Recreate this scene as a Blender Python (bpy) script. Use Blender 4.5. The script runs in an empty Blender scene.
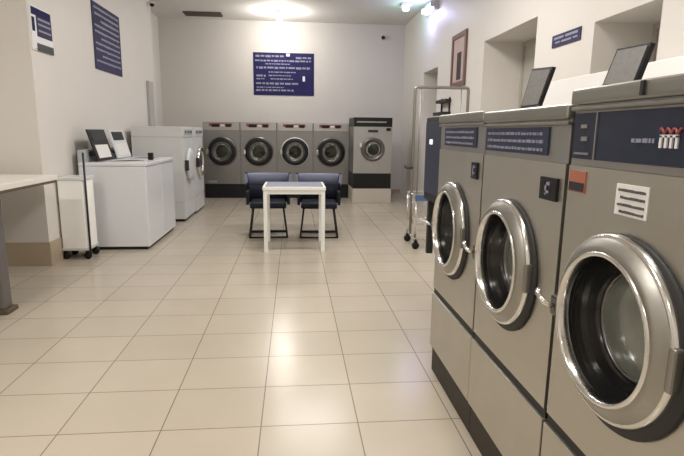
import bpy, bmesh, math, random
from mathutils import Matrix, Vector
random.seed(7)
PI = math.pi
S = bpy.context.scene
COL = S.collection

# ------------------------------------------------------------- camera, exposure, lights
R = Matrix(((0.99567865, -0.09210016, 0.01189888),
            (0.00529264, 0.18420031, 0.98287447),
            (0.09271467, 0.97856416, -0.18389177)))
cam = bpy.data.cameras.new('camera'); co = bpy.data.objects.new('camera', cam); COL.objects.link(co)
cam.sensor_width = 36; cam.lens = 510 / 684 * 36; cam.clip_start = .05
M4 = Matrix((( R[0][0], R[1][0], -R[2][0], 0), (R[0][1], R[1][1], -R[2][1], 0), (R[0][2], R[1][2], -R[2][2], 1.4), (0, 0, 0, 1)))
co.matrix_world = M4
S.camera = co
S.view_settings.view_transform = 'Standard'; S.view_settings.look = 'None'
S.view_settings.exposure = 0.0; S.view_settings.gamma = 1; S.view_settings.use_curve_mapping = False
W = bpy.data.worlds.new('world'); S.world = W; W.use_nodes = True
W.node_tree.nodes['Background'].inputs[0].default_value = (1, .96, .9, 1)
W.node_tree.nodes['Background'].inputs[1].default_value = 0.3
CEIL = 3.78
# added unseen ceiling lamps, set to light the walls and floor: (x, y, watts, colour); the fixtures are built further down
ADDED_LAMPS = [(-2.6, 1.2, 78, (1, .95, .90)), (0.5, 5.2, 90, (1, .96, .91)), (0.7, 1.2, 92, (1, .95, .87)),
         (0.3, 8.2, 40, (1, .97, .93)), (-2.6, -1.6, 30, (1, .95, .87))]
BULB_W = 55

# ------------------------------------------------------------- materials
def mat(name, col, rough=.5, metal=0, noise=0, nscale=8, bump=0, spec=.5, emit=None, es=0, trans=0, alpha=1, coat=0):
    m = bpy.data.materials.new(name); m.use_nodes = True
    nt = m.node_tree; b = nt.nodes['Principled BSDF']
    b.inputs['Base Color'].default_value = (*col, 1); b.inputs['Roughness'].default_value = rough
    b.inputs['Metallic'].default_value = metal; b.inputs['Specular IOR Level'].default_value = spec
    b.inputs['Transmission Weight'].default_value = trans; b.inputs['Alpha'].default_value = alpha
    b.inputs['Coat Weight'].default_value = coat
    if emit: b.inputs['Emission Color'].default_value = (*emit, 1); b.inputs['Emission Strength'].default_value = es
    if noise or bump:
        tc = nt.nodes.new('ShaderNodeTexCoord'); n = nt.nodes.new('ShaderNodeTexNoise')
        n.inputs['Scale'].default_value = nscale; n.inputs['Detail'].default_value = 5
        nt.links.new(tc.outputs['Object'], n.inputs['Vector'])
        if noise:
            r = nt.nodes.new('ShaderNodeMapRange'); r.inputs[3].default_value = 1 - noise; r.inputs[4].default_value = 1 + noise
            nt.links.new(n.outputs['Fac'], r.inputs[0])
            mx = nt.nodes.new('ShaderNodeVectorMath'); mx.operation = 'SCALE'; mx.inputs[0].default_value = col
            nt.links.new(r.outputs[0], mx.inputs['Scale']); nt.links.new(mx.outputs[0], b.inputs['Base Color'])
        if bump:
            bp = nt.nodes.new('ShaderNodeBump'); bp.inputs['Strength'].default_value = bump; bp.inputs['Distance'].default_value = .01
            nt.links.new(n.outputs['Fac'], bp.inputs['Height']); nt.links.new(bp.outputs[0], b.inputs['Normal'])
    return m
def steel(name, col, rough=.38, stretch=(2, 2, 60)):
    m = mat(name, col, rough, 1); nt = m.node_tree; b = nt.nodes['Principled BSDF']
    tc = nt.nodes.new('ShaderNodeTexCoord'); mp = nt.nodes.new('ShaderNodeMapping'); mp.inputs['Scale'].default_value = stretch
    n = nt.nodes.new('ShaderNodeTexNoise'); n.inputs['Scale'].default_value = 3; n.inputs['Detail'].default_value = 4
    nt.links.new(tc.outputs['Object'], mp.inputs[0]); nt.links.new(mp.outputs[0], n.inputs['Vector'])
    r = nt.nodes.new('ShaderNodeMapRange'); r.inputs[3].default_value = rough - .07; r.inputs[4].default_value = rough + .10
    nt.links.new(n.outputs['Fac'], r.inputs[0]); nt.links.new(r.outputs[0], b.inputs['Roughness'])
    n2 = nt.nodes.new('ShaderNodeTexNoise'); n2.inputs['Scale'].default_value = 5
    nt.links.new(tc.outputs['Object'], n2.inputs['Vector'])
    r2 = nt.nodes.new('ShaderNodeMapRange'); r2.inputs[3].default_value = .93; r2.inputs[4].default_value = 1.06
    nt.links.new(n2.outputs['Fac'], r2.inputs[0])
    mx = nt.nodes.new('ShaderNodeVectorMath'); mx.operation = 'SCALE'; mx.inputs[0].default_value = col
    nt.links.new(r2.outputs[0], mx.inputs['Scale']); nt.links.new(mx.outputs[0], b.inputs['Base Color'])
    return m
m_wall = mat('painted_wall', (.68, .65, .615), .55, noise=.035, nscale=1.3, bump=.06)
m_backwall = mat('painted_back_wall', (.62, .595, .56), .6, noise=.03, nscale=1.3, bump=.05)
m_ceil = mat('ceiling_paint', (.72, .70, .67), .8, noise=.02, nscale=2)
m_chase = mat('white_panel', (.93, .925, .91), .5, noise=.02)
m_skirt = mat('tile_skirting', (.42, .34, .25), .3, noise=.05)
m_white = mat('white_enamel', (.66, .67, .70), .3, noise=.02, coat=.2)
m_whiteg = mat('pale_grey_enamel', (.60, .61, .61), .35, noise=.04)
m_console = mat('console_grey', (.40, .42, .44), .4, noise=.06, nscale=20)
m_black = mat('black_plastic', (.008, .008, .009), .4, spec=.3)
m_rubber = mat('black_rubber', (.015, .015, .015), .6)
m_darkbrown = mat('dark_kickboard', (.030, .022, .016), .6, noise=.2)
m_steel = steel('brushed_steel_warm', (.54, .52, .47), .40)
m_steelb = steel('brushed_steel_grey', (.40, .395, .385), .42)
m_steelt = steel('brushed_steel_cap', (.34, .335, .31), .4)
m_chrome = steel('polished_chrome', (.75, .74, .72), .16)
m_dkchrome = steel('dark_chrome', (.16, .155, .15), .3)
m_drum = steel('drum_steel', (.22, .24, .21), .35)
m_navy = mat('navy_glass', (.018, .024, .045), .3, spec=.3, noise=.3, nscale=14)
m_navyp = mat('navy_blue_panel', (.03, .037, .07), .45, spec=.3, noise=.4, nscale=30)
m_darkpanel = mat('dark_grey_panel', (.035, .035, .038), .55, spec=.2, noise=.2, nscale=10)
m_lidface = mat('charcoal_mesh', (.15, .145, .14), .6, noise=.3, nscale=60)
m_red = mat('red_decal', (.26, .05, .05), .4)
m_orange = mat('orange_decal', (.36, .12, .07), .4)
m_paper = mat('white_paper', (.74, .73, .71), .6)
m_ink = mat('dark_ink', (.10, .09, .10), .6)
m_signnavy = mat('sign_navy', (.022, .020, .085), .75, spec=.15, noise=.35, nscale=6)
m_signgrey = mat('sign_slate', (.055, .053, .11), .75, spec=.15, noise=.3, nscale=8)
m_signtext = mat('sign_lettering', (.23, .235, .33), .5)
m_signwhite = mat('sign_white', (.75, .75, .78), .5)
m_seat = mat('navy_vinyl', (.009, .011, .019), .6, spec=.2, noise=.2)
m_back = mat('slate_blue_sheen', (.17, .19, .28), .45, noise=.12)  # top of the navy backrest, reflected light put into the colour
m_tabletop = mat('white_laminate', (.76, .77, .74), .3)
m_counter = mat('white_counter', (.78, .75, .70), .3, noise=.02)
m_edge = mat('dark_edge_band', (.10, .075, .055), .5)
m_footbrown = mat('brown_foot', (.10, .07, .045), .5)
m_brownframe = mat('brown_frame', (.16, .085, .075), .5, noise=.2)
m_pinkish = mat('faded_poster', (.48, .36, .34), .6, noise=.15)
m_bluep = mat('blue_plastic', (.06, .12, .26), .4)
m_tubew = mat('added_lamp_tube', (1, 1, 1), .5, emit=(1, .95, .88), es=6)
m_bulb = mat('glowing_bulb', (1, 1, 1), .5, emit=(1, .97, .92), es=45)
m_lilac = mat('lilac_tube', (1, 1, 1), .5, emit=(.55, .5, 1), es=8)
m_green = mat('green_tube', (1, 1, 1), .5, emit=(.45, .9, .75), es=3.5)
m_disp = mat('lit_display', (.8, .85, .9), .4, emit=(.8, .9, 1), es=.8)
m_glass = mat('door_glass', (.30, .32, .29), .03, trans=1.0)
m_leg = mat('worn_grey_metal', (.16, .15, .145), .45, .4, noise=.25, nscale=5)
m_topblue = mat('blue_grey_laminate', (.26, .28, .36), .25)
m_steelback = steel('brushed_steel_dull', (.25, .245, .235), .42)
m_bowl = mat('bowl_with_reflection', (.15, .16, .135), .18, noise=.25, nscale=9, coat=.5)  # opaque grey-green glass, its reflections put into the colour
m_liner = mat('glossy_black_liner', (.012, .012, .012), .22)
m_ring = steel('satin_ring', (.36, .35, .32), .38)
m_palebase = mat('pale_plinth', (.50, .46, .40), .5)
m_vent = mat('vent_brown', (.09, .075, .06), .6)
m_recess = mat('recess_paint', (.45, .42, .36), .7, noise=.03)
m_wglass = mat('frosted_window', (.5, .49, .45), .35, noise=.03)
m_pipe = mat('lilac_grey_paint', (.42, .40, .39), .5)

def floor_mat():
    m = bpy.data.materials.new('floor_tiles'); m.use_nodes = True; nt = m.node_tree; b = nt.nodes['Principled BSDF']
    L = nt.links.new
    tc = nt.nodes.new('ShaderNodeTexCoord'); mp = nt.nodes.new('ShaderNodeMapping')
    mp.inputs['Location'].default_value = (-.305 + .471 * 20, -2.27 + .392 * 20, 0)
    br = nt.nodes.new('ShaderNodeTexBrick'); br.offset = 0; br.squash = 1
    br.inputs['Scale'].default_value = 1; br.inputs['Brick Width'].default_value = .471; br.inputs['Row Height'].default_value = .392
    br.inputs['Mortar Size'].default_value = .0032; br.inputs['Mortar Smooth'].default_value = .2
    br.inputs['Color1'].default_value = (.420, .372, .300, 1); br.inputs['Color2'].default_value = (.450, .398, .322, 1)
    br.inputs['Mortar'].default_value = (.19, .16, .125, 1)
    L(tc.outputs['Object'], mp.inputs[0]); L(mp.outputs[0], br.inputs['Vector'])
    n = nt.nodes.new('ShaderNodeTexNoise'); n.inputs['Scale'].default_value = 2.2; n.inputs['Detail'].default_value = 6
    L(tc.outputs['Object'], n.inputs['Vector'])
    r = nt.nodes.new('ShaderNodeMapRange'); r.inputs[3].default_value = .93; r.inputs[4].default_value = 1.06; L(n.outputs['Fac'], r.inputs[0])
    mx = nt.nodes.new('ShaderNodeVectorMath'); mx.operation = 'SCALE'; L(br.outputs['Color'], mx.inputs[0]); L(r.outputs[0], mx.inputs['Scale'])
    L(mx.outputs[0], b.inputs['Base Color'])
    r2 = nt.nodes.new('ShaderNodeMapRange'); r2.inputs[3].default_value = .17; r2.inputs[4].default_value = .29; L(n.outputs['Fac'], r2.inputs[0])
    L(r2.outputs[0], b.inputs['Roughness'])
    bp = nt.nodes.new('ShaderNodeBump'); bp.inputs['Strength'].default_value = .35; bp.inputs['Distance'].default_value = .003; bp.invert = True
    L(br.outputs['Fac'], bp.inputs['Height']); L(bp.outputs[0], b.inputs['Normal'])
    return m
m_floor = floor_mat()

# ------------------------------------------------------------- mesh helpers
def NB(): return bmesh.new()
def box(bm, x0, x1, y0, y1, z0, z1, bev=0, mat4=None, seg=2):
    t = bmesh.new(); bmesh.ops.create_cube(t, size=1)
    bmesh.ops.scale(t, vec=(abs(x1 - x0), abs(y1 - y0), abs(z1 - z0)), verts=t.verts)
    bmesh.ops.translate(t, vec=((x0 + x1) / 2, (y0 + y1) / 2, (z0 + z1) / 2), verts=t.verts)
    if bev: bmesh.ops.bevel(t, geom=list(t.edges), offset=bev, segments=seg, profile=.6, affect='EDGES')
    merge(bm, t, mat4)
def merge(bm, t, mat4=None):
    if mat4 is not None: bmesh.ops.transform(t, matrix=mat4, verts=t.verts)
    vs = {v: bm.verts.new(v.co) for v in t.verts}
    for f in t.faces:
        try: nf = bm.faces.new([vs[v] for v in f.verts]); nf.smooth = f.smooth
        except ValueError: pass
    t.free()
def lathe(bm, prof, c=(0, 0, 0), axis='y', n=56, closed=True, a0=0, a1=2 * PI):
    """prof: list of (r, h); axis y: h along y"""
    full = abs(a1 - a0 - 2 * PI) < 1e-6
    cnt = n if full else n + 1
    rings = []
    for r, h in prof:
        ring = []
        for i in range(cnt):
            a = a0 + (a1 - a0) * i / n
            if axis == 'y': p = (c[0] + r * math.cos(a), c[1] + h, c[2] + r * math.sin(a))
            elif axis == 'z': p = (c[0] + r * math.cos(a), c[1] + r * math.sin(a), c[2] + h)
            else: p = (c[0] + h, c[1] + r * math.cos(a), c[2] + r * math.sin(a))
            ring.append(bm.verts.new(p))
        rings.append(ring)
    for k in range(len(rings) - 1):
        for i in range(n if full else n):
            j = (i + 1) % cnt
            f = bm.faces.new((rings[k][i], rings[k][j], rings[k + 1][j], rings[k + 1][i])); f.smooth = True
    if closed:
        if full:
            for ring in (rings[0], rings[-1]): bm.faces.new(ring)
        else:
            bm.faces.new([r[0] for r in rings]); bm.faces.new([r[-1] for r in rings])
def tube(bm, pts, r, n=8):
    pts = [Vector(p) for p in pts]; rings = []
    for i, p in enumerate(pts):
        d = (pts[min(i + 1, len(pts) - 1)] - pts[max(i - 1, 0)]).normalized()
        u = d.orthogonal().normalized() if i == 0 else (u - d * u.dot(d)).normalized()
        v = d.cross(u)
        rings.append([bm.verts.new(p + r * (math.cos(2 * PI * k / n) * u + math.sin(2 * PI * k / n) * v)) for k in range(n)])
    for a, b in zip(rings, rings[1:]):
        for k in range(n):
            f = bm.faces.new((a[k], a[(k + 1) % n], b[(k + 1) % n], b[k])); f.smooth = True
    bm.faces.new(rings[0]); bm.faces.new(rings[-1])
def rnd(pts, rad, seg=4):
    """round the corners of a polyline"""
    pts = [Vector(p) for p in pts]; out = [pts[0]]
    for a, b, c in zip(pts, pts[1:], pts[2:]):
        d1 = (a - b).normalized(); d2 = (c - b).normalized()
        p, q = b + d1 * rad, b + d2 * rad
        for i in range(seg + 1):
            t = i / seg; out.append(p * (1 - t) ** 2 + b * 2 * t * (1 - t) + q * t * t)
    out.append(pts[-1]); return out
def obj(name, bm, m, parent=None, label=None, kind=None):
    bmesh.ops.recalc_face_normals(bm, faces=bm.faces)
    me = bpy.data.meshes.new(name); bm.to_mesh(me); bm.free(); me.materials.append(m)
    o = bpy.data.objects.new(name, me); COL.objects.link(o)
    if parent: o.parent = parent
    if label: o['label'] = label
    if kind: o['kind'] = kind
    return o
def thing(name, label, cat, loc=(0, 0, 0), rz=0, group=None):
    o = bpy.data.objects.new(name, None); o.empty_display_size = .1; COL.objects.link(o)
    o.location = loc; o.rotation_euler = (0, 0, rz); o['label'] = label; o['category'] = cat
    if group: o['group'] = group
    return o
def kids(o): return [c for c in COL.objects if c.parent == o]
def dup(root, loc, rz, label, group=None):
    def cp(o, par):
        c = o.copy(); COL.objects.link(c)
        if par: c.parent = par
        for k in kids(o): cp(k, c)
        return c
    r = cp(root, None); r.location = loc; r.rotation_euler = (0, 0, rz); r['label'] = label
    if group: r['group'] = group
    return r
def struct(name, bm, m): return obj(name, bm, m, kind='structure')
def struct_box(name, x0, x1, y0, y1, z0, z1, m, bev=0):
    b = NB(); box(b, x0, x1, y0, y1, z0, z1, bev); return struct(name, b, m)

# ------------------------------------------------------------- the room
LX, RX, BY, FY, NX = -2.53, 2.5, 11.9, -2.6, -4.6
T = .25
JY = 5.42
struct_box('floor', NX - T, RX + T + 1, FY - T, BY + T, -.1, 0, m_floor)
struct_box('ceiling', NX - T, RX + T + 1, FY - T, BY + T, CEIL, CEIL + .1, m_ceil)
struct_box('wall_back', LX - .37 - T, RX + T + .6, BY, BY + T, 0, CEIL, m_backwall)
struct_box('wall_front', NX - T, RX + T + .6, FY - T, FY, 0, CEIL, m_wall)
struct_box('wall_near_left', NX - T, NX, FY, JY, 0, CEIL, m_wall)
struct_box('wall_jog', NX - T, LX - .2, JY, JY + .2, 0, CEIL, m_wall)
b = NB(); box(b, LX - .2, LX, JY, 9.9, 0, CEIL); box(b, LX - .57, LX - .37, 9.9, BY, 0, CEIL); box(b, LX - .57, LX - .2, 9.7, 9.9, 0, CEIL)
struct('wall_left', b, m_wall)
# right wall with three deep openings
def wall_with_holes(name, holes, m):
    b = NB(); y = FY
    for (a, c, z0, z1) in sorted(holes):
        box(b, RX, RX + .6, y, a, 0, CEIL); box(b, RX, RX + .6, a, c, 0, z0); box(b, RX, RX + .6, a, c, z1, CEIL); y = c
    box(b, RX, RX + .6, y, BY, 0, CEIL); return struct(name, b, m)
HOLES = [(3.47, 4.28, 1.45, 2.33), (5.34, 6.84, 1.35, 2.60), (9.04, 10.02, 1.35, 2.55)]
wall_with_holes('wall_right', HOLES, m_wall)
for i, (a, c, z0, z1) in enumerate(HOLES):
    b = NB()
    fw = .05
    box(b, RX + .52, RX + .58, a, a + fw, z0, z1); box(b, RX + .52, RX + .58, c - fw, c, z0, z1)
    box(b, RX + .52, RX + .58, a + fw, c - fw, z0, z0 + fw); box(b, RX + .52, RX + .58, a + fw, c - fw, z1 - fw, z1)
    w = struct('window_%d' % (i + 1), b, m_recess)
    b = NB(); box(b, RX + .54, RX + .56, a + fw, c - fw, z0 + fw, z1 - fw); obj('pane', b, m_wglass, w)
struct_box('baseboard_jog', -4.59, LX + .014, JY - .014, JY, 0, .25, m_skirt, .003)
struct_box('baseboard_left', LX, LX + .014, JY, 9.9, 0, .25, m_skirt, .003)
struct_box('baseboard_back', LX - .36, RX, BY - .014, BY, 0, .10, m_skirt, .003)
# boxed-in white service wall behind the near washers
b = NB(); box(b, 1.9, RX, FY, 3.88, 0, 1.79, .004); struct('trim_1', b, m_chase)

# ------------------------------------------------------------- lettering strokes (unreadable in the photo)
def strokes(bm, u0, u1, v, h, place, th=.004, gap=.35, wmin=.5, wmax=2.2):
    """rows of short pale strokes; place(u0,u1,v0,v1) adds a box"""
    u = u0
    while u < u1 - h * .4:
        w = min(h * random.uniform(wmin, wmax), u1 - u)
        place(bm, u, u + w, v, v + h * random.uniform(.75, 1)); u += w + h * gap

# ------------------------------------------------------------- washers
def hole_panel(bm, x0, x1, z0, z1, cx, cz, r, y, n=64):
    import math as _m
    corners = [_m.atan2(z - cz, x - cx) for x in (x0, x1) for z in (z0, z1)]
    angs = sorted([2 * PI * i / n - PI for i in range(n)] + corners)
    inn, out = [], []
    for a in angs:
        c, s = math.cos(a), math.sin(a)
        t = min((((x1 if c > 0 else x0) - cx) / c) if abs(c) > 1e-9 else 1e9, (((z1 if s > 0 else z0) - cz) / s) if abs(s) > 1e-9 else 1e9)
        inn.append(bm.verts.new((cx + r * c, y, cz + r * s))); out.append(bm.verts.new((cx + t * c, y, cz + t * s)))
    k = len(angs)
    for i in range(k):
        j = (i + 1) % k; bm.faces.new((inn[i], inn[j], out[j], out[i]))
def holed_box(bm, x0, x1, y0, y1, z0, z1, cx, cz, r):
    hole_panel(bm, x0, x1, z0, z1, cx, cz, r, y0)
    v = [bm.verts.new(p) for p in ((x0, y0, z0), (x1, y0, z0), (x1, y0, z1), (x0, y0, z1), (x0, y1, z0), (x1, y1, z0), (x1, y1, z1), (x0, y1, z1))]
    for q in ((0, 1, 5, 4), (1, 2, 6, 5), (2, 3, 7, 6), (3, 0, 4, 7), (4, 5, 6, 7)): bm.faces.new([v[i] for i in q])
    bmesh.ops.remove_doubles(bm, verts=bm.verts, dist=1e-5)

def big_washer(label, loc, rz, w=.676, top=1.50, panel=None, near=False):
    """origin: centre of the front edge on the floor, front faces local -Y"""
    t = thing('front_load_washer', label, 'washing machine', loc, rz, None)
    h = w / 2; D = .95; cz = .918; cx = -.052; ro = .238
    b = NB(); box(b, -h, h, .012, D, 0, .165); obj('kickboard', b, m_darkbrown, t)
    b = NB(); box(b, -h, h, -.006, D, .165, .483, .004); obj('base_cabinet', b, m_steel, t)
    b = NB(); box(b, -h + .002, h - .002, .006, D - .01, .482, .520); obj('base_gap', b, m_rubber, t)
    b = NB(); holed_box(b, -h + .004, h - .004, 0, D, .518, 1.315, cx, cz, .2); body = obj('body', b, m_steel, t)
    b = NB(); lathe(b, [(.2, 0), (.2, .10), (.255, .11), (.27, .14), (.27, .48), (.0, .49)], (cx, 0, cz), n=48, closed=False); d = obj('drum', b, m_drum, t)
    for k in range(3):
        a = 2 * PI * k / 3 + .7
        b = NB(); box(b, -.02, .02, .15, .47, .20, .268, .01, Matrix.Translation((cx, 0, cz)) @ Matrix.Rotation(a, 4, 'Y')); obj('drum_rib', b, m_drum, d)
    # fascia and cap
    b = NB(); box(b, -h + .002, h - .002, .004, D, 1.315, top - .038, .003); obj('fascia', b, m_steelb, t)
    b = NB(); box(b, -h, h, -.014, D, top - .045, top, .012, seg=3); 
    box(b, -h, h, -.010, .03, top - .062, top - .050, .004); obj('top_cap', b, m_steelt, t)
    p0, p1, q0, q1 = panel
    b = NB(); box(b, p0, p1, -.002, .006, q0, q1, .002); pn = obj('control_panel', b, m_navy if near else m_navyp, t)
    b = NB()
    if near:
        box(b, -.213, -.207, -.006, -.001, q0, q1)
        box(b, -h + .03, -.235, -.006, -.001, q0 + .012, q0 + .018); box(b, -h + .06, -h + .09, -.006, -.001, q0 + .05, q0 + .062)
        box(b, -h + .055, -h + .085, -.006, -.001, q0 + .085, q0 + .095)
        obj('panel_divider', b, m_steelb, pn)
        b = NB()                                            # pale stroked mark under red script
        for k in range(4): box(b, .037 + k * .016, .044 + k * .016, -.006, -.001, 1.375, 1.402)
        box(b, .037, .092, -.006, -.001, 1.398, 1.404)
        obj('panel_emblem', b, m_signwhite, pn)
        b = NB(); tube(b, [(.035 + .066 * i / 14, -.005, 1.412 + .006 * math.sin(i * 1.5)) for i in range(15)], .0032, 6); obj('red_script', b, m_red, pn)
        b = NB(); strokes(b, -.06, .02, 1.385, .012, lambda bm, a, c, v0, v1: box(bm, a, c, -.005, -.001, v0, v1)); obj('panel_lettering', b, m_signtext, pn)
    else:
        for r_ in range(3):
            strokes(b, p0 + .03, p1 - .03, q0 + .012 + r_ * .026, .011, lambda bm, a, c, v0, v1: box(bm, a, c, -.005, -.001, v0, v1), wmin=.6, wmax=3.5, gap=.8)
        obj('panel_lettering', b, m_signtext, pn)
    # door
    b = NB(); lathe(b, [(.2, .002), (.248, .002), (.252, -.006), (.248, -.012), (.2, -.012)], (cx + .024, 0, cz - .006), n=64, closed=False); obj('door_gasket', b, m_rubber, t)
    b = NB()
    lathe(b, [(.186, -.004), (ro, -.004), (ro + .004, -.012), (ro, -.020), (.226, -.030), (.210, -.042), (.198, -.047), (.186, -.044), (.186, -.004)], (cx, 0, cz), n=72, closed=False)
    door = obj('door', b, m_ring, t)
    b = NB(); lathe(b, [(.2415, -.006), (.2445, -.012), (.2405, -.021), (.234, -.027), (.230, -.025)], (cx, 0, cz), n=72, closed=False); obj('outer_rim', b, m_chrome, door)
    b = NB(); lathe(b, [(.181, -.02), (.182, -.046), (.187, -.051), (.193, -.051), (.196, -.046)], (cx, 0, cz), n=72, closed=False); obj('inner_rim', b, m_chrome, door)
    b = NB(); lathe(b, [(.1855, -.03), (.178, -.01), (.180, 0), (.172, .008), (.174, .016), (.164, .022), (.166, .031), (.156, .038), (.158, .047), (.149, .053), (.147, .060), (.140, .064)], (cx, 0, cz), n=64, closed=False); obj('door_liner', b, m_liner, door)
    b = NB(); lathe(b, [(.148, .06), (.145, .054), (.136, .054), (.134, .06)], (cx, 0, cz), n=64, closed=False); obj('window_trim', b, m_dkchrome, door)
    b = NB(); lathe(b, [(.142, .062), (.11, .053), (.06, .045), (.0, .042)], (cx, 0, cz), n=56, closed=False); lathe(b, [(.142, .062), (.0, .067)], (cx, 0, cz), n=56, closed=False); obj('door_glass', b, m_bowl, door)
    # latch at the far side
    b = NB(); box(b, -.300, -.262, -.042, -.004, cz - .050, cz + .012, .008); la = obj('latch', b, m_dkchrome, door)
    b = NB(); tube(b, rnd([(-.28, -.045, cz - .02), (-.285, -.068, cz - .01), (-.318, -.076, cz + .012)], .012), .008, 10)
    lathe(b, [(0.001, -.080), (.012, -.077), (.014, -.072), (.010, -.066)], (-.318, 0, cz + .012), n=16); obj('latch_handle', b, m_chrome, la)
    # hinge on the near side
    b = NB(); box(b, .178, .198, -.034, -.004, cz - .05, cz + .05, .006); obj('hinge', b, m_steelt, door)
    return t

X0 = .81
G = 'large steel front loading washers in the right hand row'
pn = (-.325, .335, 1.335, 1.462)
w1 = big_washer('nearest large steel front loading washer, with a white notice above its door', (X0, 1.112, 0), -PI / 2, top=1.53, panel=pn, near=True)
w2 = big_washer('middle large steel washer of the right row, between the nearest and the far one', (X0, 1.80, 0), -PI / 2, top=1.492, panel=(-.325, .215, 1.335, 1.425))
w3 = big_washer('far large steel front loading washer of the right row, next to the dark terminal', (X0, 2.482, 0), -PI / 2, top=1.50, panel=(-.245, .24, 1.340, 1.43))
for w_ in (w1, w2, w3): w_['group'] = G
# hopper lids standing open on the tops
def lid(par, x, y, z, w, hh, tilt, lean):
    Mx = Matrix.Translation((x, y, z)) @ Matrix.Rotation(lean, 4, 'Z') @ Matrix.Rotation(tilt, 4, 'X')
    b = NB(); box(b, -w / 2, w / 2, -.008, .008, 0, hh, .004, Mx); l = obj('hopper_lid', b, m_black, par)
    b = NB(); box(b, -w / 2 + .012, w / 2 - .012, -.011, -.008, .012, hh - .012, 0, Mx); obj('lid_panel', b, m_lidface, l)

def decal(par, name, m, x0, x1, z0, z1, y=-.003, d=.003, parts=None):
    b = NB(); box(b, x0, x1, y, y + d, z0, z1); return obj(name, b, m, par)
b = NB(); box(b, -.030, -.018, -.020, -.010, 1.492, 1.526, .002); obj('cap_catch', b, m_darkpanel, w1)
# near washer: white notice, red sticker
n = decal(w1, 'notice_sheet', m_paper, -.098, .022, 1.207, 1.284)
b = NB()
for k, z in enumerate((1.266, 1.248, 1.230, 1.213)):
    strokes(b, -.088 + (k % 2) * .01, .012, z, .007, lambda bm, a, c, v0, v1: box(bm, a, c, -.005, -.002, v0, v1), wmin=.8, wmax=2.4, gap=.3)
obj('notice_lettering', b, m_ink, n)
s = decal(w1, 'sticker', m_orange, -.325, -.24, 1.24, 1.30)
decal(s, 'sticker_lower_half', m_darkpanel, -.32, -.245, 1.244, 1.268, -.005, .002)
# middle and far: black coin plates
for w_, x0, x1, z0, z1 in ((w2, .20, .305, 1.197, 1.268), (w3, .22, .29, 1.203, 1.276)):
    s = decal(w_, 'coin_plate', m_black, x0, x1, z0, z1, -.010, .010)
    b = NB(); m_ = (x0 + x1) / 2
    box(b, m_ - .012, m_ + .016, -.014, -.009, z1 - .024, z1 - .014); box(b, m_ - .012, m_ - .004, -.014, -.009, z0 + .016, z1 - .014); box(b, m_ - .012, m_ + .012, -.014, -.009, z0 + .022, z0 + .03)
    obj('coin_slot', b, m_signtext, s)

# tilted dark hopper lids, hinged on the rear of the tops
def tilted_lid(par, pts, z0):
    """pts in local coords: bottom-left, bottom-right, top-right, top-left"""
    b = NB(); P = [Vector(p) for p in pts]; nrm = (P[1] - P[0]).cross(P[3] - P[0]).normalized()
    def slab(Q, t0, t1):
        a = [b.verts.new(q + nrm * t0) for q in Q]; c = [b.verts.new(q + nrm * t1) for q in Q]
        b.faces.new(a); b.faces.new(c[::-1])
        for i in range(4): b.faces.new((a[i], a[(i + 1) % 4], c[(i + 1) % 4], c[i]))
    slab(P, -.009, .009); l = obj('hopper_lid', b, m_black, par)
    b = NB(); c = sum(P, Vector()) / 4
    Q = [c + (p - c) * .88 for p in P]
    slab(Q, .009, .012); obj('lid_panel', b, m_lidface, l)
    slab_b = None
    for p in (P[0], P[1]):
        b = NB(); tube(b, [p + Vector((0, 0, .01)), Vector((p.x, p.y, z0 - .005))], .008, 8); obj('lid_hinge', b, m_black, l)
# world point (X,Y,Z) -> local of a washer at (X0, yc): lx = yc - Y, ly = X - X0
def wl(yc, X, Y, Z): return (yc - Y, X - X0, Z)
tilted_lid(w3, [wl(2.482, 1.20, 2.667, 1.535), wl(2.482, 1.20, 2.465, 1.535), wl(2.482, 1.24, 2.43, 1.72), wl(2.482, 1.24, 2.65, 1.735)], 1.50)
tilted_lid(w2, [wl(1.80, 1.20, 1.948, 1.585), wl(1.80, 1.20, 1.751, 1.575), wl(1.80, 1.23, 1.73, 1.715), wl(1.80, 1.23, 1.92, 1.722)], 1.492)

# terminal beside the far washer
t = thing('payment_terminal', 'slim dark blue payment terminal at the far end of the right washer row', 'payment terminal', (X0 + .04, 3.07, 0), -PI / 2)
b = NB(); box(b, -.22, .22, .0, .22, .98, 1.50, .008); box(b, -.19, -.15, .02, .06, .62, .99, .004); obj('cabinet', b, m_darkpanel, t)
b = NB(); box(b, -.20, .20, -.006, .002, 1.03, 1.47, .002); obj('front_panel', b, m_navyp, t)
b = NB(); box(b, -.09, -.03, -.010, -.004, 1.335, 1.365, .001); obj('display', b, m_disp, t)
b = NB(); lathe(b, [(.03, 0), (.03, .985)], (.02, .13, 0), 'z', 16); box(b, -.06, .10, .09, .21, 0, .02, .004); obj('stand', b, m_black, t)

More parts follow.
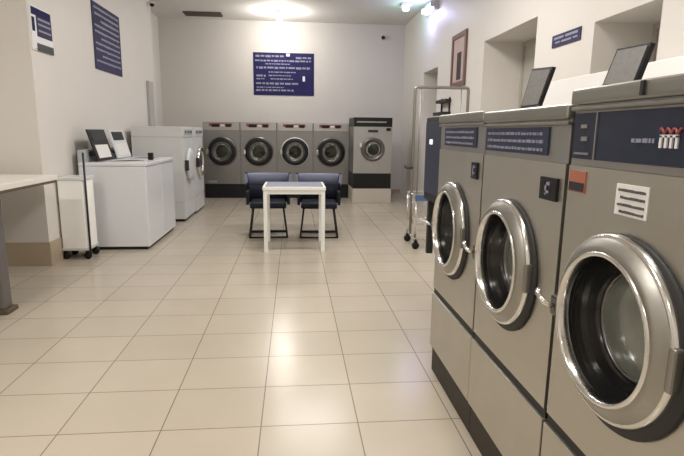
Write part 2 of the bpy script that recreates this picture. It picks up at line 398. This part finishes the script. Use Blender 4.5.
# ------------------------------------------------------------- back row washers
def back_washer():
    w = .756; h = w / 2; D = .85; cz = .985
    t = thing('front_load_washer', 'x', 'washing machine')
    b = NB(); box(b, -h, h, .01, D, 0, .30); obj('plinth', b, m_black, t)
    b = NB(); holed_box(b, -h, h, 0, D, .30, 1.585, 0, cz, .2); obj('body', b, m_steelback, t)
    b = NB(); box(b, -h + .01, h - .01, -.012, .0, 1.42, 1.575, .005); f = obj('fascia', b, m_steelb, t)
    b = NB(); box(b, -.25, .22, -.018, -.010, 1.50, 1.56, .002); c = obj('control_strip', b, m_red, f)
    b = NB(); box(b, -.20, -.04, -.024, -.016, 1.485, 1.545, .002); obj('display', b, m_black, c)
    b = NB(); box(b, .09, .20, -.024, -.016, 1.485, 1.545, .002); obj('display', b, m_black, c)
    b = NB(); box(b, -.02, .07, -.024, -.016, 1.50, 1.54, .002); obj('button_plate', b, m_paper, c)
    b = NB(); lathe(b, [(.2, 0), (.24, .04), (.25, .35), (0, .36)], (0, 0, cz), n=32, closed=False); obj('drum', b, m_drum, t)
    b = NB(); lathe(b, [(.175, -.004), (.29, -.004), (.29, -.04), (.275, -.06), (.19, -.055), (.175, -.03), (.175, -.004)], (0, 0, cz), n=48, closed=False); d = obj('door', b, m_black, t)
    b = NB(); lathe(b, [(.174, -.028), (.16, .04), (.12, .1), (0, .11)], (0, 0, cz), n=40, closed=False); lathe(b, [(.174, -.028), (.0, -.04)], (0, 0, cz), n=40, closed=False); obj('door_glass', b, m_glass, d)
    b = NB(); lathe(b, [(.178, -.05), (.19, -.062), (.20, -.056)], (0, 0, cz), n=40, closed=False); obj('inner_rim', b, m_dkchrome, d)
    b = NB(); box(b, -.315, -.27, -.07, -.004, cz - .06, cz + .04, .008); obj('latch', b, m_chrome, d)
    b = NB(); lathe(b, [(.286, -.004), (.306, -.012), (.304, -.034), (.286, -.046)], (0, 0, cz), n=48, closed=False); obj('outer_rim', b, m_steelback, d)
    b = NB(); box(b, -.30, -.12, -.01, 0, .33, .37, .003); obj('drain_plate', b, m_steelb, t)
    return t
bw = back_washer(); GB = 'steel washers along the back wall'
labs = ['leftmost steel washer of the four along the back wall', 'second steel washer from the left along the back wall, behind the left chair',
        'third steel washer along the back wall, its door ring painted white for chrome shine', 'fourth steel washer along the back wall, beside the taller machine']
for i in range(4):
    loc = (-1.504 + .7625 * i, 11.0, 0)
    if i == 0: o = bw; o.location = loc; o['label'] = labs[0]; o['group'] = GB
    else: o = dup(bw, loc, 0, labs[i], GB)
    if i == 2:  # chrome shine painted in: this rim takes flat white
        for d in kids(o):
            if d.name.startswith('door'):
                for r_ in kids(d):
                    if r_.name.startswith('outer_rim'): r_.data = r_.data.copy(); r_.data.materials[0] = m_white; r_['label'] = 'bright chrome door ring'
# taller machine on a pale base
t = thing('front_load_washer', 'taller steel washer with black header on a pale base in the back right', 'washing machine', (1.563, 10.2, 0))
h = .385; cz = 1.02
b = NB(); box(b, -h - .01, h + .01, 0, .9, 0, .29, .006); obj('plinth', b, m_palebase, t)
b = NB(); box(b, -h, h, .01, .9, .29, .60); obj('lower_panel', b, m_black, t)
b = NB(); holed_box(b, -h, h, 0, .9, .60, 1.52, 0, cz + .06, .17); obj('body', b, m_steelb, t)
b = NB(); box(b, -h, h, 0, .9, 1.52, 1.70, .006); hd = obj('header', b, m_black, t)
b = NB(); box(b, -h + .06, h - .12, -.006, .002, 1.60, 1.625, .001); obj('header_stripe', b, m_steelb, hd)
b = NB(); box(b, h - .12, h - .03, -.006, .002, 1.44, 1.50, .001); obj('control_display', b, m_black, t)
b = NB(); box(b, -.1, .1, -.006, .002, 1.41, 1.46, .001); obj('name_plate', b, m_darkpanel, t)
b = NB(); lathe(b, [(.17, 0), (.21, .04), (.22, .35), (0, .36)], (0, 0, cz + .06), n=32, closed=False); obj('drum', b, m_drum, t)
b = NB(); lathe(b, [(.155, -.004), (.235, -.004), (.235, -.04), (.22, -.055), (.165, -.05), (.155, -.004)], (0, 0, cz + .06), n=48, closed=False); d = obj('door', b, m_dkchrome, t)
b = NB(); lathe(b, [(.156, -.02), (.13, .06), (0, .09)], (0, 0, cz + .06), n=40, closed=False); lathe(b, [(.156, -.02), (.0, -.035)], (0, 0, cz + .06), n=40, closed=False); obj('door_glass', b, m_glass, d)
b = NB(); box(b, -.27, -.225, -.06, -.004, cz + .10, cz + .18, .006); obj('latch', b, m_chrome, d)

# ------------------------------------------------------------- left row, machines face +X (rz = +90)
def top_loader():
    t = thing('top_load_washer', 'x', 'washing machine')
    h = .335; D = .75
    b = NB(); box(b, -h + .02, h - .02, .03, D - .02, 0, .035); obj('foot_rail', b, m_black, t)
    b = NB(); box(b, -h, h, 0, D, .035, .985, .012, seg=3); obj('cabinet', b, m_white, t)
    b = NB(); box(b, -h - .004, h + .004, -.014, D, .985, 1.03, .014, seg=3); dk = obj('deck', b, m_white, t)
    b = NB(); lathe(b, [(.20, 0), (.205, .006), (.19, .008), (.18, .002)], (0, .28, 1.03), 'z', 40, closed=False); obj('tub_ring', b, m_whiteg, dk)
    b = NB(); lathe(b, [(.182, .002), (0, .001)], (0, .28, 1.03), 'z', 40, closed=False); obj('tub_opening', b, m_darkpanel, dk)
    # lid standing open against the console
    P = [Vector((-.27, .55, 1.04)), Vector((.27, .55, 1.04)), Vector((.27, .655, 1.40)), Vector((-.27, .655, 1.40))]
    n = (P[1] - P[0]).cross(P[3] - P[0]).normalized()
    if n.y > 0: n = -n
    def slab(b, u0, u1, v0, v1, t0, t1):
        L = lambda u, v: P[0].lerp(P[1], u).lerp(P[3].lerp(P[2], u), v)
        Q = [L(u0, v0), L(u1, v0), L(u1, v1), L(u0, v1)]
        a = [b.verts.new(q + n * t0) for q in Q]; c = [b.verts.new(q + n * t1) for q in Q]
        b.faces.new(a); b.faces.new(c[::-1])
        for i in range(4): b.faces.new((a[i], a[(i + 1) % 4], c[(i + 1) % 4], c[i]))
    b = NB(); slab(b, 0, 1, 0, 1, -.008, .008); l = obj('lid', b, m_black, t)
    b = NB(); slab(b, .13, .87, .08, .50, .008, .012); obj('lid_window', b, m_paper, l)
    b = NB(); slab(b, .12, .88, .62, .92, .008, .012); obj('lid_top_panel', b, m_darkpanel, l)
    b = NB(); box(b, -h, h, .66, D, 1.028, 1.17, .012); c = obj('console', b, m_console, t)
    for x in (-.20, -.07, .07, .2):
        b = NB(); lathe(b, [(.024, -.016), (.026, 0), (.026, .02)], (x, .655, 1.12), n=16); obj('knob', b, m_darkpanel, c)
    b = NB(); box(b, -h + .03, h - .03, -.006, .004, .05, .06); obj('toe_seam', b, m_whiteg, t)
    return t
tl = top_loader(); GT = 'white top loading washers by the left wall'
tl.location = (-1.715, 6.455, 0); tl.rotation_euler = (0, 0, PI / 2); tl['group'] = GT
tl['label'] = 'nearest white top loading washer by the left wall, its black framed lid standing open'
tl2 = dup(tl, (-1.715, 7.145, 0), PI / 2, 'white top loading washer behind the nearest one, by the left wall', GT)
for l in kids(tl2):
    if l.name.startswith('lid'):
        l.data = l.data.copy(); l.data.materials[0] = m_white; l['label'] = 'white lid with a black top panel'
        for q in kids(l):
            if q.name.startswith('lid_top'): q.data = q.data.copy(); q.data.materials[0] = m_black
b = NB(); box(b, -.03, .03, -.03, .03, 0, .09, .008); o = obj('soap_cup', b, m_black); o.location = (-1.80, 6.68, 1.033)
o['label'] = 'small black cup standing on the front corner of the nearest top loader'; o['category'] = 'cup'

def side_machine(kind):
    t = thing('front_load_washer' if kind else 'tumble_dryer', 'x', 'washing machine' if kind else 'dryer')
    h = .395; D = .75; cz = .93
    b = NB(); box(b, -h + .02, h - .02, .02, D - .02, 0, .04); obj('foot_rail', b, m_black, t)
    b = NB(); box(b, -h, h, 0, D, .04, .30, .006); obj('base_drawer', b, m_whiteg, t)
    b = NB(); holed_box(b, -h, h, 0, D, .31, 1.30, 0, cz - .06, .19); box(b, -h + .01, h - .01, .01, D, .298, .312); obj('body', b, m_whiteg, t)
    b = NB(); box(b, -h, h, -.008, D, 1.30, 1.46, .01); f = obj('fascia', b, m_whiteg, t)
    b = NB(); box(b, -.30, .30, -.014, -.006, 1.34, 1.42, .002); c = obj('control_panel', b, m_console, f)
    for x in (-.22, -.1, .02, .14, .24):
        b = NB(); box(b, x - .02, x + .02, -.02, -.012, 1.36, 1.40, .002); obj('button', b, m_darkpanel, c)
    czz = cz - .06
    b = NB(); lathe(b, [(.19, 0), (.24, .05), (.24, .4), (0, .41)], (0, 0, czz), n=32, closed=False); obj('drum', b, m_drum, t)
    b = NB(); lathe(b, [(.18 if kind else .02, -.004), (.26, -.004), (.26, -.04), (.24, -.06), (.19 if kind else .10, -.055), (.178 if kind else .0, -.03 if kind else -.055)], (0, 0, czz), n=48, closed=False)
    d = obj('door', b, m_chrome if kind else m_whiteg, t)
    if kind:
        b = NB(); lathe(b, [(.178, -.03), (.14, .06), (0, .09)], (0, 0, czz), n=40, closed=False); lathe(b, [(.178, -.03), (.0, -.045)], (0, 0, czz), n=40, closed=False); obj('door_glass', b, m_glass, d)
    b = NB(); box(b, -.31, -.265, -.06, -.004, czz - .08, czz + .08, .008); obj('door_handle', b, m_darkpanel, d)
    return t
m1 = side_machine(0); m1.location = (-1.69, 8.45, 0); m1.rotation_euler = (0, 0, PI / 2); m1['label'] = 'pale grey dryer with a solid round door, behind the two white top loaders'
m2 = side_machine(1); m2.location = (-1.67, 9.26, 0); m2.rotation_euler = (0, 0, PI / 2); m2['label'] = 'pale grey washer with chrome ringed glass door at the far end of the left row'
# narrow grey upright by the wall step
b = NB(); box(b, -.022, .022, -.14, .14, 0, 2.24, .006); o = obj('duct_cover', b, m_pipe); o.location = (LX - .30, 9.95, 0)
o.location = (LX + .023, 9.50, 0)
o['label'] = 'narrow lilac grey duct cover against the left wall before it steps back'; o['category'] = 'duct'

# ------------------------------------------------------------- laundry carts
def cart(label, loc, rz, H, basket, pole_m, W_=.62, L_=.5):
    t = thing('laundry_cart', label, 'laundry cart', loc, rz)
    b = NB(); a, c = W_ / 2, L_ / 2
    for z in (.14, basket): tube(b, rnd([(-a, -c, z), (a, -c, z), (a, c, z), (-a, c, z), (-a, -c, z)], .04), .009)
    tube(b, [(-a, -c + .02, .14), (-a, -c + .02, basket)], .009); 
    for sx in (-1, 1):
        for sy in (-1, 1): tube(b, [(sx * (a - .02), sy * (c - .02), .10), (sx * (a - .005), sy * (c - .005), basket)], .010)
    obj('frame', b, m_chrome, t)
    b = NB(); zb = .30
    for i in range(9):
        x = -a + .01 + (2 * a - .02) * i / 8
        for sy in (-1, 1): tube(b, [(x, sy * c * .97, basket), (x * .96, sy * c * .9, zb)], .0035, 5)
        tube(b, [(x * .96, -c * .9, zb), (x * .96, c * .9, zb)], .0035, 5)
    for i in range(8):
        y = -c + .01 + (2 * c - .02) * i / 7
        for sx in (-1, 1): tube(b, [(sx * a * .98, y, basket), (sx * a * .96, y * .93, zb)], .0035, 5)
        tube(b, [(-a * .96, y * .93, zb), (a * .96, y * .93, zb)], .0035, 5)
    for k in range(1, 4):
        z = zb + (basket - zb) * k / 4
        tube(b, [(-a * .97, -c * .95, z), (a * .97, -c * .95, z), (a * .97, c * .95, z), (-a * .97, c * .95, z), (-a * .97, -c * .95, z)], .0035, 5)
    obj('wire_basket', b, m_chrome, t)
    for sx in (-1, 1):
        for sy in (-1, 1):
            b = NB(); x, y = sx * (a - .02), sy * (c - .02)
            lathe(b, [(.012, -.014), (.045, -.012), (.045, .012), (.012, .014)], (x, y, .045), 'y', 20)
            box(b, x - .02, x + .02, y - .02, y + .02, .085, .11, .003); box(b, x - .006, x + .006, y + .015, y + .02, .045, .09); box(b, x - .006, x + .006, y - .02, y - .015, .045, .09)
            obj('caster', b, m_black, t)
    if H:
        b = NB(); tube(b, rnd([(-a, 0, .14), (-a, 0, H), (a, 0, H), (a, 0, .14)], .03), .018, 10)
        tube(b, rnd([(-a + .07, 0, basket), (-a + .07, 0, H)], .03) if False else [(-a + .07, 0, basket), (-a + .07, 0, H)], .008, 8)
        tube(b, [(a - .09, 0, basket), (a - .09, 0, H)], .008, 8)
        obj('hanging_rack', b, pole_m, t)
    return t
cr = cart('tall chrome laundry cart with hanging rail, behind the dark terminal', (1.79, 6.25, 0), 0, 1.95, .66, m_steelt, .66, .5)
b = NB(); tube(b, rnd([(-.33, -.02, .98), (-.42, -.02, .98), (-.42, .02, 1.0)], .02), .012); obj('push_handle', b, m_darkpanel, cr)
b = NB(); box(b, -.34, .0, -.262, -.25, .60, .67, .004); obj('trim_band', b, m_bluep, cr)
t = thing('wall_shelf', 'small dark two-tier shelf on the right wall below the framed poster', 'shelf', (RX, 8.45, 1.70))
for z, d in ((0, .14), (.20, .10)):
    b = NB(); box(b, -d, 0, -.28, .28, z, z + .05, .004); obj('shelf_board', b, m_darkpanel, t)
b = NB(); box(b, -.02, 0, -.24, -.20, -.04, .28, .002); box(b, -.02, 0, .20, .24, -.04, .28, .002); obj('bracket', b, m_black, t)
t = thing('laundry_cart', 'small pale laundry cart with one dark upright pole, beside the nearest top loader', 'laundry cart', (-2.375, 5.80, 0))
b = NB(); box(b, -.135, .135, -.14, .14, .12, .88, .02, seg=3); obj('bin', b, m_chase, t)
b = NB(); box(b, -.145, .145, -.15, .15, .86, .90, .012); obj('rim', b, m_whiteg, t)
b = NB(); box(b, -.14, .14, -.145, .145, .10, .13, .006); obj('base_frame', b, m_whiteg, t)
b = NB(); tube(b, [(.152, -.13, .05), (.152, -.13, 1.16)], .011, 10); obj('pole', b, m_darkpanel, t, 'dark upright pole')
for sx in (-1, 1):
    for sy in (-1, 1):
        b = NB(); x, y = sx * .115, sy * .11
        lathe(b, [(.01, -.012), (.04, -.010), (.04, .010), (.01, .012)], (x, y, .04), 'y', 20); box(b, x - .018, x + .018, y - .018, y + .018, .075, .10, .003)
        obj('caster', b, m_black, t)

# ------------------------------------------------------------- counter at the left
t = thing('folding_counter', 'white folding counter with a dark edge on a grey steel leg at the left edge', 'counter', (-2.93, 4.0, 0))
b = NB(); box(b, -1.2, .63, -1.6, 1.22, .915, .965, .006); obj('counter_top', b, m_counter, t)
b = NB(); box(b, -1.19, .622, -1.59, 1.21, .890, .915, .002); obj('edge_band', b, m_edge, t)
for y in (0.0,):
    b = NB(); box(b, .41, .72, y - .06, y + .06, .03, .885, .02, seg=3); l = obj('leg', b, m_leg, t)
    b = NB(); box(b, .39, .75, y - .08, y + .08, 0, .035, .008); obj('foot_plate', b, m_footbrown, l)

# ------------------------------------------------------------- table and two chairs
t = thing('table', 'white square-legged table standing in front of the back washers', 'table', (0, 5.92, 0))
b = NB(); box(b, -.365, .365, -.02, .62, .735, .775, .004); tt = obj('tabletop', b, m_tabletop, t)
b = NB(); box(b, -.335, .335, .01, .59, .774, .778); obj('top_inlay', b, m_topblue, tt, 'blue grey table surface')
for x in (-1, 1):
    for y in (0.0, .60):
        b = NB(); xx = x * .335; box(b, xx - .022, xx + .022, y - .015, y + .03 - .015, 0, .736, .003); obj('leg', b, m_tabletop, t)
for y in (0, .602):
    b = NB(); box(b, -.315, .315, -.012 + y, .008 + y, .69, .736, .002); obj('apron', b, m_tabletop, t)
def chair():
  t = thing('tub_chair', 'x', 'chair')
  b = NB(); box(b, -.24, .24, .02, .50, .40, .48, .03, seg=4); obj('seat', b, m_seat, t)
  for nm, lev, mm, lb in (('backrest', ((.44, 0), (.58, .008), (.68, .016)), m_seat, None), ('back_rim', ((.68, .016), (.80, .03), (.83, .035)), m_back, 'slate blue upper band of the backrest, light sheen put into its colour')):
    b = NB(); N = 20; rows = []
    for zz, off in lev:
        row = []
        for th_ in (0, .035):
            for i in range(N + 1):
                a = PI * i / N; rx = .255 + off + th_ - .035 * (1 if 0 else 0); ry = .16 + off + th_
                row.append((rx * math.cos(a), .38 + ry * math.sin(a), zz))
        rows.append([b.verts.new(p) for p in row])
    K = N + 1
    for r0, r1 in zip(rows, rows[1:]):
        for i in range(N):
            for o_ in (0, K): f = b.faces.new((r0[o_ + i], r0[o_ + i + 1], r1[o_ + i + 1], r1[o_ + i])); f.smooth = True
        for i in (0, N): b.faces.new((r0[i], r0[K + i], r1[K + i], r1[i]))
    for r in (rows[0], rows[-1]):
        for i in range(N): b.faces.new((r[i], r[i + 1], r[K + i + 1], r[K + i]))
    obj(nm, b, mm, t, lb)
  if 1:
   for s in (-1, 1):
        b = NB(); box(b, s * .25, s * .29, .10, .42, .44, .62, .015, seg=3); tube(b, [(s * .28, .38, .62), (s * .295, .42, .80), (s * .30, .44, .84)], .022, 10); obj('armrest', b, m_seat, t)
  for s in (-1, 1):
        b = NB(); x = s * .25
        tube(b, rnd([(s * .20, .06, .41), (x, .03, .012), (x, .45, .012), (s * .20, .42, .41)], .04), .012, 10); obj('sled_leg', b, m_black, t)
  for (x, y, z, r_) in ((.25, .05, .012, .011), (.25, .43, .012, .011), (.235, .05, .10, .009)):
        b = NB(); tube(b, [(-x, y, z), (x, y, z)], r_, 8); obj('crossbar', b, m_black, t)
  return t
ch = chair(); ch.location = (-.345, 6.70, 0); ch.rotation_euler = (0, 0, .03)
ch['label'] = 'left navy tub chair with sled base tucked behind the white table'; ch['group'] = 'navy tub chairs at the white table'
dup(ch, (.325, 6.66, 0), -.03, 'right navy tub chair with sled base tucked behind the white table', 'navy tub chairs at the white table')

# ------------------------------------------------------------- signs
def wall_sign(label, cat, x, y0, y1, z0, z1, face, bg, rows, tm=m_signtext, name='wall_sign'):
    """sign on a wall whose normal is face*X; rows = (v, h, u0, u1) as fractions, from the top"""
    t = thing(name, label, cat, (x, (y0 + y1) / 2, z0))
    w = y1 - y0; hh = z1 - z0
    b = NB(); box(b, 0, face * .012, -w / 2, w / 2, 0, hh, .001); p = obj('panel', b, bg, t)
    b = NB()
    def place(bm, a, c, v0, v1): box(bm, face * .012, face * .015, -face * (a - .5) * w, -face * (c - .5) * w, hh * (1 - v1), hh * (1 - v0))
    for (v, h_, u0, u1) in rows: strokes(b, u0, u1, v, h_, place, wmin=.5, wmax=2.0, gap=.3)
    obj('lettering', b, tm, t); return t
t = wall_sign('small white edged notice high on the left wall, nearest the camera', 'sign', LX, 5.45, 5.88, 2.16, 2.58, 1, m_signwhite, [(.96, .01, .1, .9)], m_ink, 'wall_notice')
for q, (y0, y1, z0, z1, mm) in enumerate(((-.20, .20, .335, .405, m_signnavy), (-.11, .205, .14, .335, m_signgrey), (-.20, -.15, .18, .31, m_signnavy), (-.13, .215, .0, .075, m_black))):
    b = NB(); box(b, .012, .016, y0, y1, z0, z1); obj('printed_block', b, mm, t, ('dark navy heading block', 'slate printed block', 'narrow navy block', 'black block along the bottom')[q])
b = NB()
for z in (.19, .25, .30): box(b, .016, .018, -.08, .18, z, z + .018)
obj('printed_lines', b, m_signtext, t)
# fractions run left to right as read; the left wall is read with far end to the right
wall_sign('tall slate blue sign full of printed lines on the left wall', 'sign', LX, 7.06, 8.09, 2.17, 3.0, 1, m_signgrey,
          [(.06 + k * .088, .035, .06, .95 - .2 * (k % 3 == 2)) for k in range(10)])
wall_sign('small blue sign on the right wall between the two window recesses', 'sign', RX, 4.47, 4.97, 2.225, 2.335, -1, m_signgrey, [(.2, .22, .08, .92), (.58, .18, .08, .92)])
t = thing('wall_sign', 'navy sign with rows of pale writing high on the back wall', 'sign', (-.219, BY, 2.205))
w = 1.345; hh = .915
b = NB(); box(b, -w / 2, w / 2, -.012, 0, 0, hh, .001); obj('panel', b, m_signnavy, t)
b = NB()
for (v, h_, u0, u1) in ((.06, .05, .04, .50), (.09, .05, .70, .95), (.17, .04, .03, .95), (.25, .03, .2, .6), (.33, .05, .05, .93), (.44, .03, .25, .7), (.52, .05, .05, .20), (.52, .03, .25, .62), (.60, .03, .05, .2), (.60, .03, .28, .65), (.70, .05, .04, .76), (.80, .03, .05, .5), (.86, .05, .04, .66)):
    strokes(b, u0, u1, v, h_, lambda bm, a, c, v0, v1: box(bm, (a - .5) * w, (c - .5) * w, -.015, -.012, hh * (1 - v1), hh * (1 - v0)), gap=.35)
obj('lettering', b, m_signtext, t)
for (a, c, d, e) in ((.54, .60, .92, .985), (.81, .85, .34, .46)):
    b = NB(); box(b, (a - .5) * w, (c - .5) * w, -.016, -.012, hh * d, hh * e); obj('white_mark', b, m_signwhite, t)
# framed poster on the right wall
t = thing('framed_poster', 'tall brown framed poster on the right wall beyond the window recesses', 'picture', (RX, 7.86, 2.11))
b = NB(); 
for a, c, d, e in ((-.34, -.27, 0, .78), (.27, .34, 0, .78), (-.27, .27, 0, .07), (-.27, .27, .71, .78)): box(b, -.03, 0, a, c, d, e, .003)
obj('frame', b, m_brownframe, t)
b = NB(); box(b, -.012, 0, -.27, .27, .07, .71); obj('print', b, m_pinkish, t)
b = NB(); box(b, -.014, -.012, -.12, .08, .10, .50); obj('dark_figure_block', b, m_darkpanel, t)

# ------------------------------------------------------------- ceiling and wall fittings
def dome(label, loc, down):
    t = thing('security_camera', label, 'security camera', loc)
    b = NB(); lathe(b, [(.05, 0), (.055, -.015), (.05, -.03)], (0, 0, 0), 'z' if down else 'y', 24); obj('mount', b, m_white, t)
    b = NB(); lathe(b, [(.042, -.03), (.040, -.05), (.028, -.068), (.005, -.076)], (0, 0, 0), 'z' if down else 'y', 24); obj('lens_dome', b, m_black, t)
dome('small black dome camera high up at the far end of the left wall', (-2.46, 9.75, 3.6), True)
dome('small dark camera on the back wall, right of the navy sign', (2.0, BY, 3.5), False)
t = thing('ceiling_vent', 'brown slotted air vent in the ceiling near the back left', 'vent', (-1.85, 11.35, CEIL))
b = NB(); box(b, -.38, .38, -.16, .16, -.03, 0, .003); obj('backing', b, m_vent, t)
b = NB()
for k in range(4): box(b, -.37, .37, -.12 + k * .07, -.09 + k * .07, -.04, -.03)
obj('slats', b, m_vent, t)
t = thing('ceiling_lamp', 'bright bare bulb lamp on the ceiling above the back washers', 'lamp', (-.28, 10.9, CEIL))
b = NB(); lathe(b, [(.07, 0), (.07, -.03), (.03, -.05), (.028, -.09)], (0, 0, 0), 'z', 24); obj('holder', b, m_whiteg, t)
b = NB(); lathe(b, [(.02, -.085), (.05, -.12), (.058, -.16), (.045, -.2), (.0, -.215)], (0, 0, 0), 'z', 24, closed=False); obj('bulb', b, m_bulb, t)
b = NB(); tube(b, rnd([(-.05, -.02, -.01), (-.16, -.1, -.06), (-.20, -.16, -.03)], .03), .008, 8); obj('cable', b, m_darkpanel, t)
def light(kind, loc, power, col, size=.2, sy=None, par=None, rot=None):
    l = bpy.data.lights.new('lamp_light', kind); l.energy = power; l.color = col
    if kind == 'AREA':
        l.size = size
        if sy: l.shape = 'RECTANGLE'; l.size_y = sy
    else: l.shadow_soft_size = size
    o = bpy.data.objects.new('lamp_light', l); COL.objects.link(o); o.location = loc
    if par: o.parent = par
    if rot: o.rotation_euler = rot
    return o
light('POINT', (0, 0, -.26), BULB_W, (1, .95, .88), .06, par=t)
t = thing('tube_lamp', 'lilac glowing tube lamp high on the right wall near the back', 'lamp', (2.44, 9.5, 3.58))
b = NB(); box(b, -.02, .06, -.34, .34, -.06, .12, .01); obj('housing', b, m_whiteg, t)
b = NB(); tube(b, [(-.05, -.30, .03), (-.05, .30, .03)], .022, 10); obj('lilac_tube', b, m_lilac, t)
for y in (-.32, .32):
    b = NB(); box(b, -.08, -.02, y - .02, y + .02, -.02, .08, .004); obj('end_cap', b, m_whiteg, t)
light('POINT', (-.12, 0, -.06), 17, (.55, .5, 1), .05, par=t)
t = thing('tube_lamp', 'small green glowing lamp on the ceiling beside the lilac tube', 'lamp', (2.1, 10.0, CEIL))
b = NB(); box(b, -.10, .10, -.10, .10, -.05, 0, .01); obj('housing', b, m_whiteg, t)
b = NB(); lathe(b, [(.06, -.05), (.07, -.09), (.05, -.12), (0, -.13)], (0, 0, 0), 'z', 24, closed=False); obj('green_globe', b, m_green, t)
light('POINT', (0, 0, -.2), 3, (.4, 1, .8), .05, par=t)
for i, (x, y, p, c) in enumerate(ADDED_LAMPS):  # added fixtures out of view, placed for the light they give
    t = thing('added_strip_light', 'added unseen strip light fixture on the ceiling, placed to brighten the room', 'lamp', (x, y, CEIL), 0, 'added ceiling strip lights')
    b = NB(); box(b, -.62, .62, -.10, .10, -.05, 0, .006); obj('housing', b, m_white, t)
    b = NB()
    for yy in (-.045, .045): tube(b, [(-.58, yy, -.066), (.58, yy, -.066)], .014, 10)
    obj('tube', b, m_tubew, t)
    light('AREA', (0, 0, -.09), p, c, 1.2, .25, par=t)
